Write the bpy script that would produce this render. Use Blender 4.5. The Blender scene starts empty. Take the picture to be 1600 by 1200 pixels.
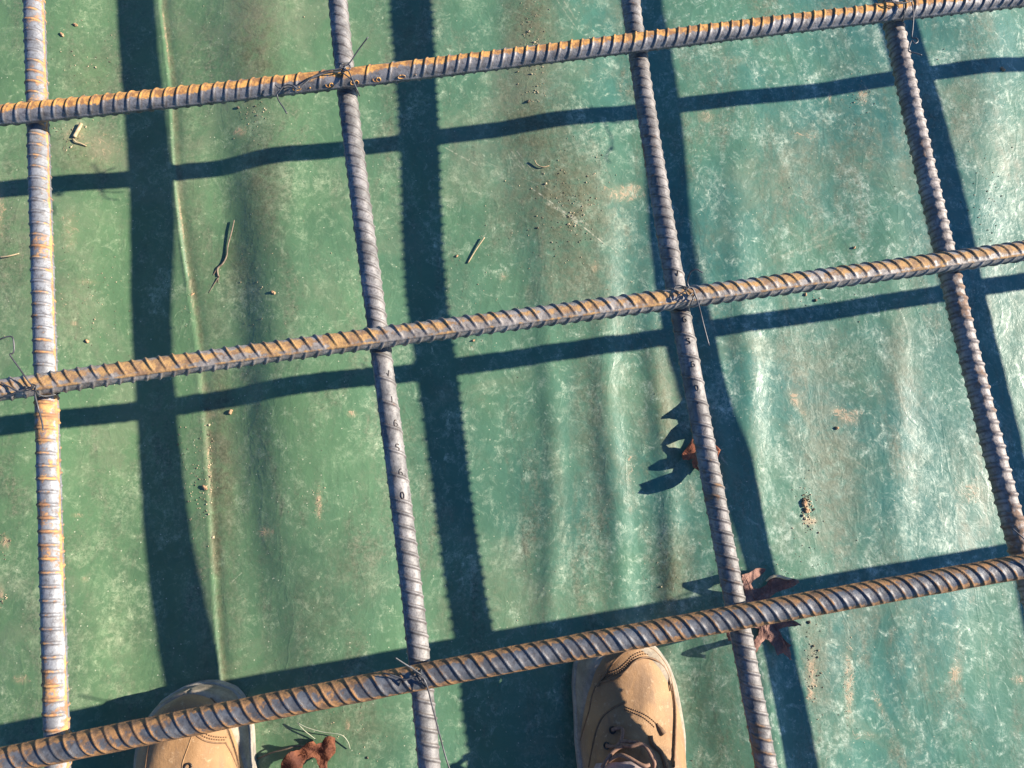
import bpy, bmesh, math, random
import numpy as np
from mathutils import Vector, Matrix
from mathutils.bvhtree import BVHTree
random.seed(7); RNG = np.random.RandomState(11)
S = bpy.context.scene; C = S.collection
rad = math.radians

# ---------------------------------------------------------------- camera
ZH = 0.140                    # height of the crosswise bars' centre lines above the sheet
ZV = ZH - 0.0212              # lengthwise bars hang just below them
CAMZ = 0.70 + ZH
FPX = 1155.0
TX, TY = rad(12), rad(-3.5)
cx_, sx_, cy_, sy_ = math.cos(TX), math.sin(TX), math.cos(TY), math.sin(TY)
RM = np.array([[cy_, 0, sy_], [0, 1, 0], [-sy_, 0, cy_]]) @ np.array([[1, 0, 0], [0, cx_, -sx_], [0, sx_, cx_]])
cam_d = bpy.data.cameras.new("camera"); cam = bpy.data.objects.new("camera", cam_d); C.objects.link(cam)
cam.matrix_world = Matrix.Translation((0, 0, CAMZ)) @ Matrix([list(r) for r in RM]).to_4x4()
cam_d.sensor_width = 36.0; cam_d.lens = FPX / 1600 * 36.0; cam_d.clip_start = 0.01; cam_d.clip_end = 500
S.camera = cam

# ---------------------------------------------------------------- light
EL, AZ = rad(25.9), rad(9.7)
SUNV = np.array([-math.cos(AZ) * math.cos(EL), -math.sin(AZ) * math.cos(EL), -math.sin(EL)])
w = bpy.data.worlds.new("World"); S.world = w; w.use_nodes = True
nt = w.node_tree
sky = nt.nodes.new('ShaderNodeTexSky'); sky.sky_type = 'NISHITA'; sky.sun_disc = False
sky.sun_elevation = EL; sky.sun_rotation = rad(90) - AZ
sky.air_density = 1.0; sky.dust_density = 0.2; sky.ozone_density = 10.0
bg = nt.nodes['Background']; bg.inputs['Strength'].default_value = 0.078
nt.links.new(sky.outputs[0], bg.inputs[0])
sd = bpy.data.lights.new("sun", 'SUN'); sd.energy = 5.0; sd.angle = rad(0.65); sd.color = (1.0, 0.89, 0.75)
sun = bpy.data.objects.new("sun", sd); C.objects.link(sun)
sun.rotation_euler = Vector(SUNV).to_track_quat('-Z', 'Y').to_euler()
S.view_settings.view_transform = 'Standard'; S.view_settings.look = 'None'
S.view_settings.exposure = 1.40; S.view_settings.gamma = 1.0

# ---------------------------------------------------------------- helpers
def P(px, py, z=0.0):
    """world point at height z that the survey photograph shows at px, py"""
    d = RM @ np.array([(px - 800) / FPX, -(py - 600) / FPX, -1.0])
    k = (CAMZ - z) / -d[2]
    return np.array([d[0] * k, d[1] * k, z])

def to_px(x, y, z=0.0):
    p = np.stack([x, y, np.zeros_like(x) + z - CAMZ], -1) @ RM
    return 800 + FPX * p[..., 0] / -p[..., 2], 600 - FPX * p[..., 1] / -p[..., 2]

def link(name, me, mat=None, parent=None):
    o = bpy.data.objects.new(name, me); C.objects.link(o)
    if mat: me.materials.append(mat)
    if parent: o.parent = parent
    return o

def mesh(name, verts, faces, mat=None, parent=None, smooth=True):
    me = bpy.data.meshes.new(name)
    me.from_pydata([tuple(map(float, v)) for v in verts], [], [tuple(map(int, f)) for f in faces])
    me.update()
    if smooth: me.polygons.foreach_set('use_smooth', [True] * len(me.polygons))
    return link(name, me, mat, parent)

def grid_mesh(name, co, closed_v=False, mat=None, parent=None, attrs=None, closed_u=False):
    """co: (nu, nv, 3) array of points -> quads"""
    nu, nv = co.shape[:2]
    iu = np.arange(nu if closed_u else nu - 1); iv = np.arange(nv if closed_v else nv - 1)
    a, b = np.meshgrid(iu, iv, indexing='ij'); a = a.ravel(); b = b.ravel()
    a2 = (a + 1) % nu; b2 = (b + 1) % nv
    q = np.stack([a * nv + b, a2 * nv + b, a2 * nv + b2, a * nv + b2], 1).astype(np.int32)
    me = bpy.data.meshes.new(name)
    me.vertices.add(nu * nv); me.vertices.foreach_set('co', co.reshape(-1).astype(np.float32))
    me.loops.add(q.size); me.loops.foreach_set('vertex_index', q.ravel())
    me.polygons.add(len(q)); me.polygons.foreach_set('loop_start', np.arange(0, q.size, 4, dtype=np.int32))
    try: me.polygons.foreach_set('loop_total', np.full(len(q), 4, dtype=np.int32))
    except Exception: pass
    me.update(calc_edges=True)
    me.polygons.foreach_set('use_smooth', np.ones(len(q), dtype=bool))
    for k, v in (attrs or {}).items():
        at = me.attributes.new(k, 'FLOAT', 'POINT'); at.data.foreach_set('value', np.asarray(v, np.float32).ravel())
    return link(name, me, mat, parent)

def empty(name, loc=(0, 0, 0)):
    o = bpy.data.objects.new(name, None); C.objects.link(o); o.location = loc; o.empty_display_size = .05
    return o

def tag(o, label=None, cat=None, group=None, kind=None):
    if label: o['label'] = label
    if cat: o['category'] = cat
    if group: o['group'] = group
    if kind: o['kind'] = kind
    return o

def catmull(pts, n=8):
    pts = [np.array(p, float) for p in pts]
    if len(pts) < 3:
        return np.array([pts[0] + (pts[1] - pts[0]) * t for t in np.linspace(0, 1, n)])
    q = [2 * pts[0] - pts[1]] + pts + [2 * pts[-1] - pts[-2]]
    out = []
    for i in range(1, len(q) - 2):
        p0, p1, p2, p3 = q[i - 1:i + 3]
        for t in np.linspace(0, 1, n, endpoint=False):
            out.append(.5 * ((2 * p1) + (p2 - p0) * t + (2 * p0 - 5 * p1 + 4 * p2 - p3) * t * t + (3 * p1 - p0 - 3 * p2 + p3) * t ** 3))
    out.append(pts[-1]); return np.array(out)

def tube_geo(path, r, seg=8):
    path = np.asarray(path, float); n = len(path)
    r = np.full(n, r) if np.isscalar(r) else np.asarray(r, float)
    V, F = [], []
    up = np.array([0.13, .21, 1.0]); prev = None
    for i in range(n):
        t = path[min(i + 1, n - 1)] - path[max(i - 1, 0)]; t = t / (np.linalg.norm(t) + 1e-12)
        a = prev if prev is not None else up
        a = a - t * a.dot(t)
        if np.linalg.norm(a) < 1e-4: a = np.array([1, 0, 0]) - t * t[0]
        a /= np.linalg.norm(a); prev = a; b = np.cross(t, a)
        for k in range(seg):
            th = 2 * math.pi * k / seg
            V.append(path[i] + r[i] * (a * math.cos(th) + b * math.sin(th)))
    for i in range(n - 1):
        for k in range(seg):
            k2 = (k + 1) % seg
            F.append((i * seg + k, i * seg + k2, (i + 1) * seg + k2, (i + 1) * seg + k))
    F.append(tuple(range(seg - 1, -1, -1))); F.append(tuple((n - 1) * seg + k for k in range(seg)))
    return V, F

class MB:
    def __init__(s): s.v = []; s.f = []
    def add(s, V, F):
        o = len(s.v); s.v += list(V); s.f += [tuple(i + o for i in f) for f in F]; return s
    def tube(s, path, r, seg=8): return s.add(*tube_geo(path, r, seg))
    def build(s, name, mat=None, parent=None, smooth=True): return mesh(name, s.v, s.f, mat, parent, smooth)

# ---------------------------------------------------------------- node helpers
class NT:
    def __init__(s, name):
        s.m = bpy.data.materials.new(name); s.m.use_nodes = True; s.t = s.m.node_tree
        s.b = s.t.nodes['Principled BSDF']
    def n(s, typ, ins=None, **kw):
        nd = s.t.nodes.new(typ)
        for k, v in kw.items(): setattr(nd, k, v)
        for k, v in (ins or {}).items(): s.set(nd.inputs[k], v)
        return nd
    def set(s, sock, v):
        if isinstance(v, bpy.types.NodeSocket): s.t.links.new(v, sock)
        else:
            if sock.type == 'RGBA' and hasattr(v, '__len__') and len(v) == 3: v = (*v, 1)
            sock.default_value = v
    def math(s, op, a, b=0.0, c=None, clamp=False):
        nd = s.n('ShaderNodeMath', operation=op, use_clamp=clamp); s.set(nd.inputs[0], a); s.set(nd.inputs[1], b)
        if c is not None: s.set(nd.inputs[2], c)
        return nd.outputs[0]
    def noise(s, vec, scale, detail=4, rough=.5, dist=0.0, lac=2.0):
        return s.n('ShaderNodeTexNoise', {'Vector': vec, 'Scale': scale, 'Detail': detail, 'Roughness': rough, 'Distortion': dist, 'Lacunarity': lac}).outputs[0]
    def ramp(s, f, a, b, lo=0.0, hi=1.0):
        nd = s.n('ShaderNodeMapRange', {'Value': f, 'From Min': a, 'From Max': b, 'To Min': lo, 'To Max': hi}, interpolation_type='SMOOTHSTEP')
        return nd.outputs[0]
    def mix(s, f, a, b):
        nd = s.n('ShaderNodeMix', data_type='RGBA'); s.set(nd.inputs[0], f); s.set(nd.inputs[6], a); s.set(nd.inputs[7], b)
        return nd.outputs[2]
    def attr(s, name): return s.n('ShaderNodeAttribute', attribute_name=name).outputs['Fac']
    def pos(s): return s.n('ShaderNodeNewGeometry').outputs['Position']
    def objco(s): return s.n('ShaderNodeTexCoord').outputs['Object']
    def mapping(s, vec, scale=(1, 1, 1), rot=(0, 0, 0), loc=(0, 0, 0)):
        return s.n('ShaderNodeMapping', {'Vector': vec, 'Scale': scale, 'Rotation': rot, 'Location': loc}).outputs[0]
    def bump(s, h, strength, dist, normal=None):
        nd = s.n('ShaderNodeBump', {'Height': h, 'Strength': strength, 'Distance': dist})
        if normal is not None: s.set(nd.inputs['Normal'], normal)
        return nd.outputs[0]
    def out(s, **kw):
        for k, v in kw.items(): s.set(s.b.inputs[k.replace('_', ' ')], v)
        return s.m

# ---------------------------------------------------------------- the sheet: relief
YK = np.array([0, 300, 600, 900, 1200.])
FOLDY = np.array([0, 130, 200, 300, 390, 520, 680, 850, 1000, 1075, 1200.]); FOLDX = np.array([245, 262, 266, 273, 284, 301, 316, 327, 339, 347, 356.])
def fold_x(py): return np.interp(py, FOLDY, FOLDX)
# measured heights (mm) of the sheet under the bar shadows
HP = [(0,280,8),(100,270,5),(190,262,-3),(270,246,2),(380,238,-1),(480,227,-2),(620,207,0),(720,197,-2),(800,187,-2),(900,167,7),(960,160,7),(1050,147,9),(1160,140,0),(1250,130,-2),(1390,110,2),(1450,96,10),(1530,85,11),(1600,86,-2),
      (0,660,8),(200,637,-4),(500,592,4),(900,541,-8),(1200,497,-2),(1500,455,-1),
      (211,30,-18),(228,200,-17),(237,450,-16),(240,620,-20),(250,800,-16),(279,1000,-9),(985,1090,-13),(985,1180,-13),(633,30,-9),(649,200,-11),(666,400,-14),(692,600,-7),(710,750,-7),(742,960,-6),
      (950,60,-20),(1050,60,-2),(975,200,-18),(1080,200,-2),(1020,400,-16),(1110,400,-2),(1450,150,5),(1500,350,4),(1550,600,4),(1172,850,6),(1245,1150,13),(1400,890,8),(1260,900,9),(560,1060,8),(330,1110,5),(90,1120,9),(880,970,-5)]
HP = np.array(HP, float)
WAVES = [  # crest x at YK, width px, height mm at YK
    ([430, 432, 436, 440, 440], 48, [2.2, 2.4, .8, 0, 0]),
    ([320, 345, 375, 400, 410], 40, [-.6, -3.4, -2.8, -1.8, -1.0]),
    ([460, 470, 480, 500, 520], 70, [0, .6, 2.2, 1.2, 0]),
    ([675, 680, 690, 700, 720], 40, [1.8, 1.0, .4, .2, 0]),
    ([905, 912, 915, 920, 930], 55, [1.8, 2.0, .6, 0, 0]),
    ([770, 790, 800, 815, 830], 40, [-1.4, -1.2, -1.2, -1.4, -.6]),
    ([850, 852, 858, 866, 872], 19, [0, .15, 1.3, 1.1, .3]),
    ([948, 945, 952, 968, 985], 23, [0, .5, 2.4, 2.0, .6]),
    ([1010, 1015, 1030, 1048, 1060], 18, [0, .2, 1.7, 1.6, .6]),
    ([1060, 1085, 1113, 1153, 1214], 22, [0, .4, 1.5, 2.4, 2.2]),
    ([1150, 1155, 1163, 1175, 1200], 26, [0, 1.0, 2.2, .6, 0]),
    ([1280, 1290, 1300, 1310, 1320], 60, [-.8, -1.2, -1.6, -1.4, -.6]),
    ([1395, 1395, 1398, 1402, 1405], 20, [0, .2, .6, .4, .2]),
    ([1535, 1530, 1520, 1500, 1490], 45, [1.2, 1.6, .6, .4, .3]),
    ([130, 135, 140, 150, 160], 55, [.8, .4, 1.0, .4, 0]),
]
def smooth_noise(x, y, fx, fy, seed):
    r = np.random.RandomState(seed); out = 0
    for k in range(7):
        a = r.uniform(.6, 1.5); out = out + np.sin(x * fx * a * 2 * math.pi + r.uniform(0, 6.28) + r.uniform(-1, 1) * np.sin(y * fy * 3 + r.uniform(0, 6))) * np.cos(y * fy * r.uniform(.5, 1.6) * 2 * math.pi + r.uniform(0, 6.28)) / a
    return out / 4
def sheet_z(x, y, fine=True):
    x = np.asarray(x, float); y = np.asarray(y, float)
    px, py = to_px(x, y)
    inside = np.exp(-(np.maximum(0, np.abs(px - 800) - 850) / 250) ** 2 - (np.maximum(0, np.abs(py - 600) - 650) / 250) ** 2)
    cpx = np.clip(px, -400, 2000); cpy = np.clip(py, -400, 1600)
    num = 0; den = 0.25
    for hx, hy, hz in HP:
        wt = np.exp(-(((cpx - hx) / 75) ** 2 + ((cpy - hy) / 170) ** 2)); num = num + wt * hz; den = den + wt
    h = num / den
    for xs, wd, am in WAVES:
        xc = np.interp(cpy, YK, xs) + 5 * np.sin(cpy / 90 + wd); a = np.interp(cpy, YK, am)
        h = h + 2.25 * a * np.exp(-((cpx - xc) / wd) ** 2)
    d = cpx - fold_x(cpy)
    lip = np.interp(cpy, [-200, 200, 390, 500, 700, 1100], [1.0, 1.3, 2.2, 1.5, 1.6, 2.0])
    h = h + lip * 1.1 / (1 + np.exp(np.clip(d / 1.1, -40, 40))) * np.exp(-(np.minimum(d, 0) / 45) ** 2) + lip * .35 * np.exp(-((d + 2.5) / 2.5) ** 2) - .7 * np.exp(-((d - 8) / 7) ** 2)
    h = h + 1.5 * np.exp(-((cpy - (1150 - cpx * .172)) / 90) ** 2)
    h = h * inside
    h = h + .55 * smooth_noise(x, y, 7, 2.5, 3) + 1.6 * smooth_noise(x, y, 2.4, 1.0, 5) * (1.25 - inside)
    if fine: h = h + .16 * smooth_noise(x, y, 22, 14, 8) + .10 * smooth_noise(x + .3 * y, y - .2 * x, 37, 30, 9)
    foot = 0
    return h / 1000.0
def sz(px, py):
    p = P(px, py); return float(sheet_z(p[0], p[1]))
def G(px, py, dz=0.0):
    z = sz(px, py) + dz; return P(px, py, z)

fine_x = np.concatenate([np.arange(-.72, -.50, .0024), np.arange(-.50, -.33, .0010), np.arange(-.3276, .76, .0024)]); fine_y = np.arange(-.33, .76, .0026)
def grow(a, lim, sgn):
    out = []; s = .006; v = a
    while abs(v) < lim: v += sgn * s; out.append(v); s *= 1.12
    return out
gx = np.array(grow(fine_x[0], 3.2, -1)[::-1] + list(fine_x) + grow(fine_x[-1], 3.2, 1))
gy = np.array(grow(fine_y[0], 3.2, -1)[::-1] + list(fine_y) + grow(fine_y[-1], 3.2, 1))
X, Y = np.meshgrid(gx, gy, indexing='ij')
Zs = sheet_z(X, Y)
PXs, PYs = to_px(X, Y)
# soil film plus painted shade of wave flanks (dark brown) and clay stains (orange tan), as they lie on the sheet: x, y, rx, ry, lean, amount
SOIL_SHADE = [(400,60,34,110,.05,.9),(395,130,26,60,0,.7),(410,290,30,90,.1,.65),(370,420,30,60,0,.5),(830,60,34,110,0,1.0),(835,200,60,70,.1,.8),(880,310,75,90,.3,.9),(900,420,60,70,.2,.7),(790,330,40,70,0,.4),
        (918,640,22,120,.05,.55),(1040,640,16,120,.12,.75),(870,760,14,120,.05,.4),(340,730,26,80,.03,.65),(345,620,18,50,0,.5),(335,850,14,60,0,.4),(130,240,60,50,0,.65),(140,120,50,70,0,.45),(110,470,40,60,0,.4),  # the long narrow bands here paint the shaded flanks of the waves
        (500,950,40,70,.15,.4),(540,900,40,60,.1,.3),(1300,720,45,110,.1,.65),(1290,560,60,60,0,.45),(1500,180,30,70,0,.5),(1240,250,70,60,.2,.3),(1400,560,26,60,0,.45),(1270,1010,24,100,.05,.6),(1050,900,26,70,0,.8),
        (1040,1100,60,80,0,.55),(560,1130,70,50,0,.45),(640,60,30,60,0,.5),(320,1000,12,80,0,.5),(30,420,30,80,0,.3),(720,960,60,40,0,.25),(1340,920,60,40,0,.3),(180,990,50,60,0,.3),(250,1150,80,60,0,.3)]
CLAY = [(975,300,30,13,0,1.0),(990,292,14,10,0,1.0),(1325,652,16,12,.5,1.1),(1310,640,10,7,0,1.0),(1338,645,9,7,0,.9),(1243,625,10,16,.5,1.0),(1255,645,8,12,.5,.8),(1263,815,11,8,0,1.4),(1257,790,6,14,0,1.1),
        (500,790,5,24,0,1.1),(551,648,8,6,0,1.0),(415,832,13,8,0,.9),(12,848,8,12,0,1.1),(5,925,5,14,0,1.0),(38,1060,13,7,0,1.0),(110,360,14,36,0,.7),(60,460,18,18,0,.5),(4,330,8,50,0,.9),(160,230,40,30,0,.6),(120,210,24,24,0,.7),
        (1263,1050,9,44,0,1.1),(1322,1070,9,70,0,1.0),(1370,1100,8,24,.5,.7),(1490,1052,11,16,0,1.0),(1594,1062,14,8,0,.9),(1345,1148,40,8,0,.6),(1520,770,26,20,0,.8),(1348,150,9,18,0,.9),(1103,182,13,10,0,.9),(1150,95,24,10,0,.6),
        (1298,150,3,10,0,1.1),(1575,160,20,10,0,.4),(1415,115,6,9,0,.5),(930,415,7,10,0,.9),(787,430,8,8,0,.8),(1090,468,8,6,0,.9),(545,1130,4,9,0,1.1),(375,205,12,10,0,.9),(135,440,20,5,0,.7),(115,505,5,4,0,1.2),(325,645,7,7,0,.9),
        (118,805,8,4,0,.8),(133,905,6,5,0,.8),(560,125,26,20,0,.3),(1080,770,9,22,0,.6),(985,720,12,30,0,.6),(1035,690,10,20,0,.4),(1260,210,30,12,0,.5),(1430,970,50,40,0,.35)]
def blobs(L):
    out = np.zeros_like(PXs)
    for x, y, rx, ry, sh, a in L:
        dx = (PXs - x - sh * (PYs - y)) / rx; dy = (PYs - y) / ry
        out = np.maximum(out, a * np.exp(-(dx * dx + dy * dy) * .8))
    return out
foldd = PXs - fold_x(PYs)
inn = (np.abs(PXs - 800) < 1000) & (np.abs(PYs - 600) < 800)
foldn2 = np.clip(.65 + .6 * np.sin(PYs / 47. + 2) * np.sin(PYs / 19.), 0, 1)
soil = blobs(SOIL_SHADE) + .8 * np.exp(-((foldd - 6) / 5) ** 2) * inn * (.45 + .55 * foldn2) + .30 * np.exp(-((foldd - 26) / 22) ** 2) * inn  # carries the wave-flank shade along with the soil
outside = np.clip(np.maximum(np.abs(PXs - 800) - 820, np.abs(PYs - 600) - 620) / 200, 0, 1)
soil = soil + .5 * outside * np.clip(smooth_noise(X, Y, 3, 2, 21), 0, 1)
foldn = np.clip(.5 + 1.2 * np.sin(PYs / 31.0) * np.sin(PYs / 73. + 1), 0, 1)
clay = blobs(CLAY) * .88 + .85 * np.exp(-((foldd - 2.5) / 2.0) ** 2) * inn * foldn * (PYs < 900)

def sheet_material():
    m = NT("green_vapour_sheet"); p = m.pos()
    so, cl = m.attr('soil'), m.attr('clay')
    sep = m.n('ShaderNodeSeparateXYZ', {0: p})
    big = m.noise(p, 4.5, 3, .5)
    mid = m.noise(p, 26, 5, .62, .6)
    # film of dried, swirling water marks: thin curled pale strokes
    wp = m.noise(p, 46, 2, .5)
    warp = m.n('ShaderNodeVectorMath', {0: p, 1: m.n('ShaderNodeCombineXYZ', {0: m.math('MULTIPLY', wp, .028), 1: m.math('MULTIPLY', m.noise(p, 38, 2, .5), .028), 2: 0.0}).outputs[0]}, operation='ADD').outputs[0]
    sw = m.noise(warp, 150, 3.5, .68, .45)
    worm = m.math('SUBTRACT', 1.0, m.math('MULTIPLY', m.math('ABSOLUTE', m.math('SUBTRACT', sw, .5)), 12.0), clamp=True)
    sw2 = m.noise(m.mapping(warp, rot=(0, 0, .6), loc=(3, 1, 0)), 290, 3, .65, .4)
    worm2 = m.math('SUBTRACT', 1.0, m.math('MULTIPLY', m.math('ABSOLUTE', m.math('SUBTRACT', sw2, .52)), 11.0), clamp=True)
    brk = m.ramp(m.noise(p, 210, 3, .7), .38, .60)
    worm = m.math('MULTIPLY', worm, brk)
    cloud = m.ramp(m.noise(m.mapping(p, (1.25, .8, 1)), 19, 6, .68, .5), .44, .68)
    cloud2 = m.ramp(m.noise(m.mapping(p, loc=(7, 2, 0)), 60, 4, .7, 1.0), .50, .70)
    right = m.ramp(sep.outputs[0], -.35, .45)
    grain = m.ramp(m.noise(p, 130, 6, .82, .3), .44, .64)
    grain2 = m.ramp(m.noise(m.mapping(p, (1, .55, 1), rot=(0, 0, .5)), 260, 4, .75), .52, .66)
    patch = m.ramp(m.noise(m.mapping(p, loc=(1, 9, 0)), 6.5, 5, .65, .6), .42, .60)
    dust = m.math('MULTIPLY', m.math('MULTIPLY', cloud, m.math('MULTIPLY_ADD', patch, .85, .15)), m.math('ADD', m.math('MULTIPLY', grain, .75), m.math('MULTIPLY', worm, .55)))
    dust = m.math('ADD', dust, m.math('MULTIPLY', m.math('MULTIPLY', worm2, cloud2), .50))
    dust = m.math('ADD', dust, m.math('MULTIPLY', cloud2, m.math('MULTIPLY_ADD', grain2, .60, .08)))
    dust = m.math('ADD', dust, m.math('MULTIPLY', m.math('MULTIPLY', grain2, cloud), .40))
    dust = m.math('MULTIPLY', dust, m.math('MULTIPLY_ADD', right, .55, .50), clamp=True)
    base = m.mix(right, (.082, .158, .078), (.048, .160, .132))
    base = m.mix(m.ramp(mid, .3, .7), m.mix(.30, base, (.035, .075, .045)), base)
    base = m.mix(m.math('MULTIPLY', m.ramp(big, .35, .65), .35), base, (.12, .22, .10))
    dcol = m.mix(right, (.42, .49, .30), (.42, .52, .41))
    col = m.mix(dust, base, dcol)
    gv = m.mapping(p, (1.9, .55, 1), rot=(0, 0, -.13))
    gr = m.ramp(m.noise(gv, 11, 7, .70, .5), .46, .70)
    gr = m.math('MULTIPLY', gr, m.math('MULTIPLY_ADD', m.ramp(m.noise(p, 95, 5, .8), .36, .62), .72, .12))
    col = m.mix(gr, col, m.mix(m.ramp(m.noise(p, 300, 3, .7), .4, .65), (.055, .075, .042), (.19, .19, .125)))
    # mineral specks
    vor = m.n('ShaderNodeTexVoronoi', {'Vector': p, 'Scale': 150.0, 'Randomness': 1.0})
    speck = m.math('MULTIPLY', m.math('LESS_THAN', vor.outputs['Distance'], .10), m.math('GREATER_THAN', m.n('ShaderNodeSeparateColor', {0: vor.outputs['Color']}).outputs[0], .72))
    col = m.mix(m.math('MULTIPLY', speck, .7), col, (.50, .50, .36))
    # soil film, with the painted shade of the waves
    sn = m.noise(p, 75, 6, .72, .4)
    sf = m.math('MULTIPLY', so, m.ramp(sn, .30, .62)); sf = m.math('MINIMUM', m.math('MULTIPLY', sf, 1.05), .92)
    col = m.mix(sf, col, m.mix(m.ramp(m.noise(p, 260, 3, .7), .35, .7), (.035, .045, .025), (.135, .135, .085)))
    yfilm = m.math('MULTIPLY', m.ramp(so, .12, .8), .22)
    col = m.mix(yfilm, col, (.17, .17, .075))
    spl = m.ramp(m.noise(m.mapping(p, (1, 1, 1), loc=(4, 4, 0)), 5.2, 6, .72, .9), .50, .66)
    col = m.mix(m.math('MULTIPLY', spl, m.math('MULTIPLY_ADD', sn, .6, -.02)), col, (.20, .21, .135))
    # clay stains
    cn = m.noise(m.mapping(warp, (1.3, .9, 1)), 170, 5, .72, 1.0)
    cf = m.ramp(m.math('ADD', m.math('MULTIPLY', cl, .55), m.math('MULTIPLY', m.math('SUBTRACT', cn, .5), 1.9)), .30, .62)
    cf = m.math('MULTIPLY', cf, .75)
    col = m.mix(cf, col, m.mix(m.ramp(sn, .35, .65), (.46, .28, .17), (.30, .24, .15)))
    col = m.mix(m.math('MULTIPLY', m.ramp(cl, .1, .9), .22), col, (.42, .33, .19))
    # scuffs and scratches: segments a-b in metres
    scr = None
    for (x1, y1, x2, y2, wd, st) in SCR:
        a = P(x1, y1); b = P(x2, y2); ab = b - a; L2 = float(ab[0] ** 2 + ab[1] ** 2)
        pa = m.n('ShaderNodeVectorMath', {0: p, 1: (float(a[0]), float(a[1]), 0)}, operation='SUBTRACT').outputs[0]
        pa = m.n('ShaderNodeVectorMath', {0: pa, 1: (1, 1, 0)}, operation='MULTIPLY').outputs[0]
        dt = m.n('ShaderNodeVectorMath', {0: pa, 1: (float(ab[0] / L2), float(ab[1] / L2), 0)}, operation='DOT_PRODUCT').outputs['Value']
        t = m.math('MINIMUM', m.math('MAXIMUM', dt, 0), 1)
        sc = m.n('ShaderNodeVectorMath', {0: (float(ab[0]), float(ab[1]), 0), 3: t}, operation='SCALE').outputs[0]
        dd = m.n('ShaderNodeVectorMath', {0: pa, 1: sc}, operation='SUBTRACT').outputs[0]
        ln = m.n('ShaderNodeVectorMath', {0: dd}, operation='LENGTH').outputs['Value']
        v = m.math('MULTIPLY', m.math('SUBTRACT', 1.0, m.math('DIVIDE', ln, wd), clamp=True), st)
        scr = v if scr is None else m.math('MAXIMUM', scr, v)
    scr = m.math('MULTIPLY', scr, m.ramp(m.noise(p, 170, 5, .8), .42, .60))
    col = m.mix(scr, col, (.48, .46, .34))
    ro = m.math('ADD', .33, m.math('MULTIPLY', m.math('MAXIMUM', dust, gr), .25)); ro = m.math('ADD', ro, m.math('MULTIPLY', m.math('MAXIMUM', sf, cf), .35))
    cz = m.math('ABSOLUTE', m.math('SUBTRACT', m.noise(m.mapping(p, (1.6, .8, 1), rot=(0, 0, .25)), 17, 3, .5, .8), .5))
    cz = m.math('SUBTRACT', 1.0, m.math('MULTIPLY', cz, 14.0), clamp=True)
    hh = m.math('ADD', m.math('ADD', m.math('MULTIPLY', cz, .09), m.math('MULTIPLY', m.noise(p, 30, 3, .5), .6)), m.math('ADD', m.math('MULTIPLY', sw, .26), m.math('MULTIPLY', sn, .16)))
    hh = m.math('ADD', hh, m.math('MULTIPLY', m.math('MAXIMUM', sf, cf), .16))
    nb = m.bump(hh, .55, .0022)
    return m.out(Base_Color=col, Roughness=ro, Normal=nb, IOR=1.45, Specular_IOR_Level=.5)
SCR = [(830,293,945,380,.0012,.9),(855,318,918,352,.0026,.7),(880,335,905,350,.004,.6),(800,235,830,275,.0016,.6),(808,235,834,268,.001,.6),(795,240,815,262,.001,.5),(760,250,930,330,.001,.25),(940,372,965,392,.001,.5),
       (1225,398,1340,350,.0030,.30),(1350,340,1440,300,.0022,.28),(1260,380,1330,335,.002,.3),(1230,402,1300,375,.003,.25),(1540,1000,1545,1075,.003,.30),(1532,1000,1536,1060,.001,.4),(690,225,745,255,.0012,.45),
       (905,215,930,198,.0012,.4),(745,385,760,360,.002,.4),(1110,205,1150,190,.002,.35),(1090,460,1120,520,.0014,.35),(360,910,376,895,.0008,.5),(1310,700,1360,740,.0016,.3),(870,0,905,50,.0012,.45),(880,0,900,30,.002,.35)]
sheet_mat = sheet_material()
sheet = grid_mesh('vapour_barrier_sheet', np.stack([X, Y, Zs], -1), mat=sheet_mat, attrs={'soil': soil, 'clay': clay})
tag(sheet, kind='structure')

def soil_material():
    m = NT("bare_soil"); p = m.pos(); n = m.noise(p, 3, 8, .7)
    col = m.mix(m.ramp(n, .3, .7), (.16, .09, .05), (.33, .21, .12))
    return m.out(Base_Color=col, Roughness=.95, Normal=m.bump(m.noise(p, 20, 6, .7), .8, .03))
r = [0, 3, 6, 15, 40, 120]; gco = []
for R_ in r: gco.append([(R_ * math.cos(a), R_ * math.sin(a), -.03 - (.0 if R_ < 4 else .02)) for a in np.linspace(0, 2 * math.pi, 48, endpoint=False)])
tag(grid_mesh('ground', np.array(gco), closed_v=True, mat=soil_material()), kind='structure')

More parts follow.
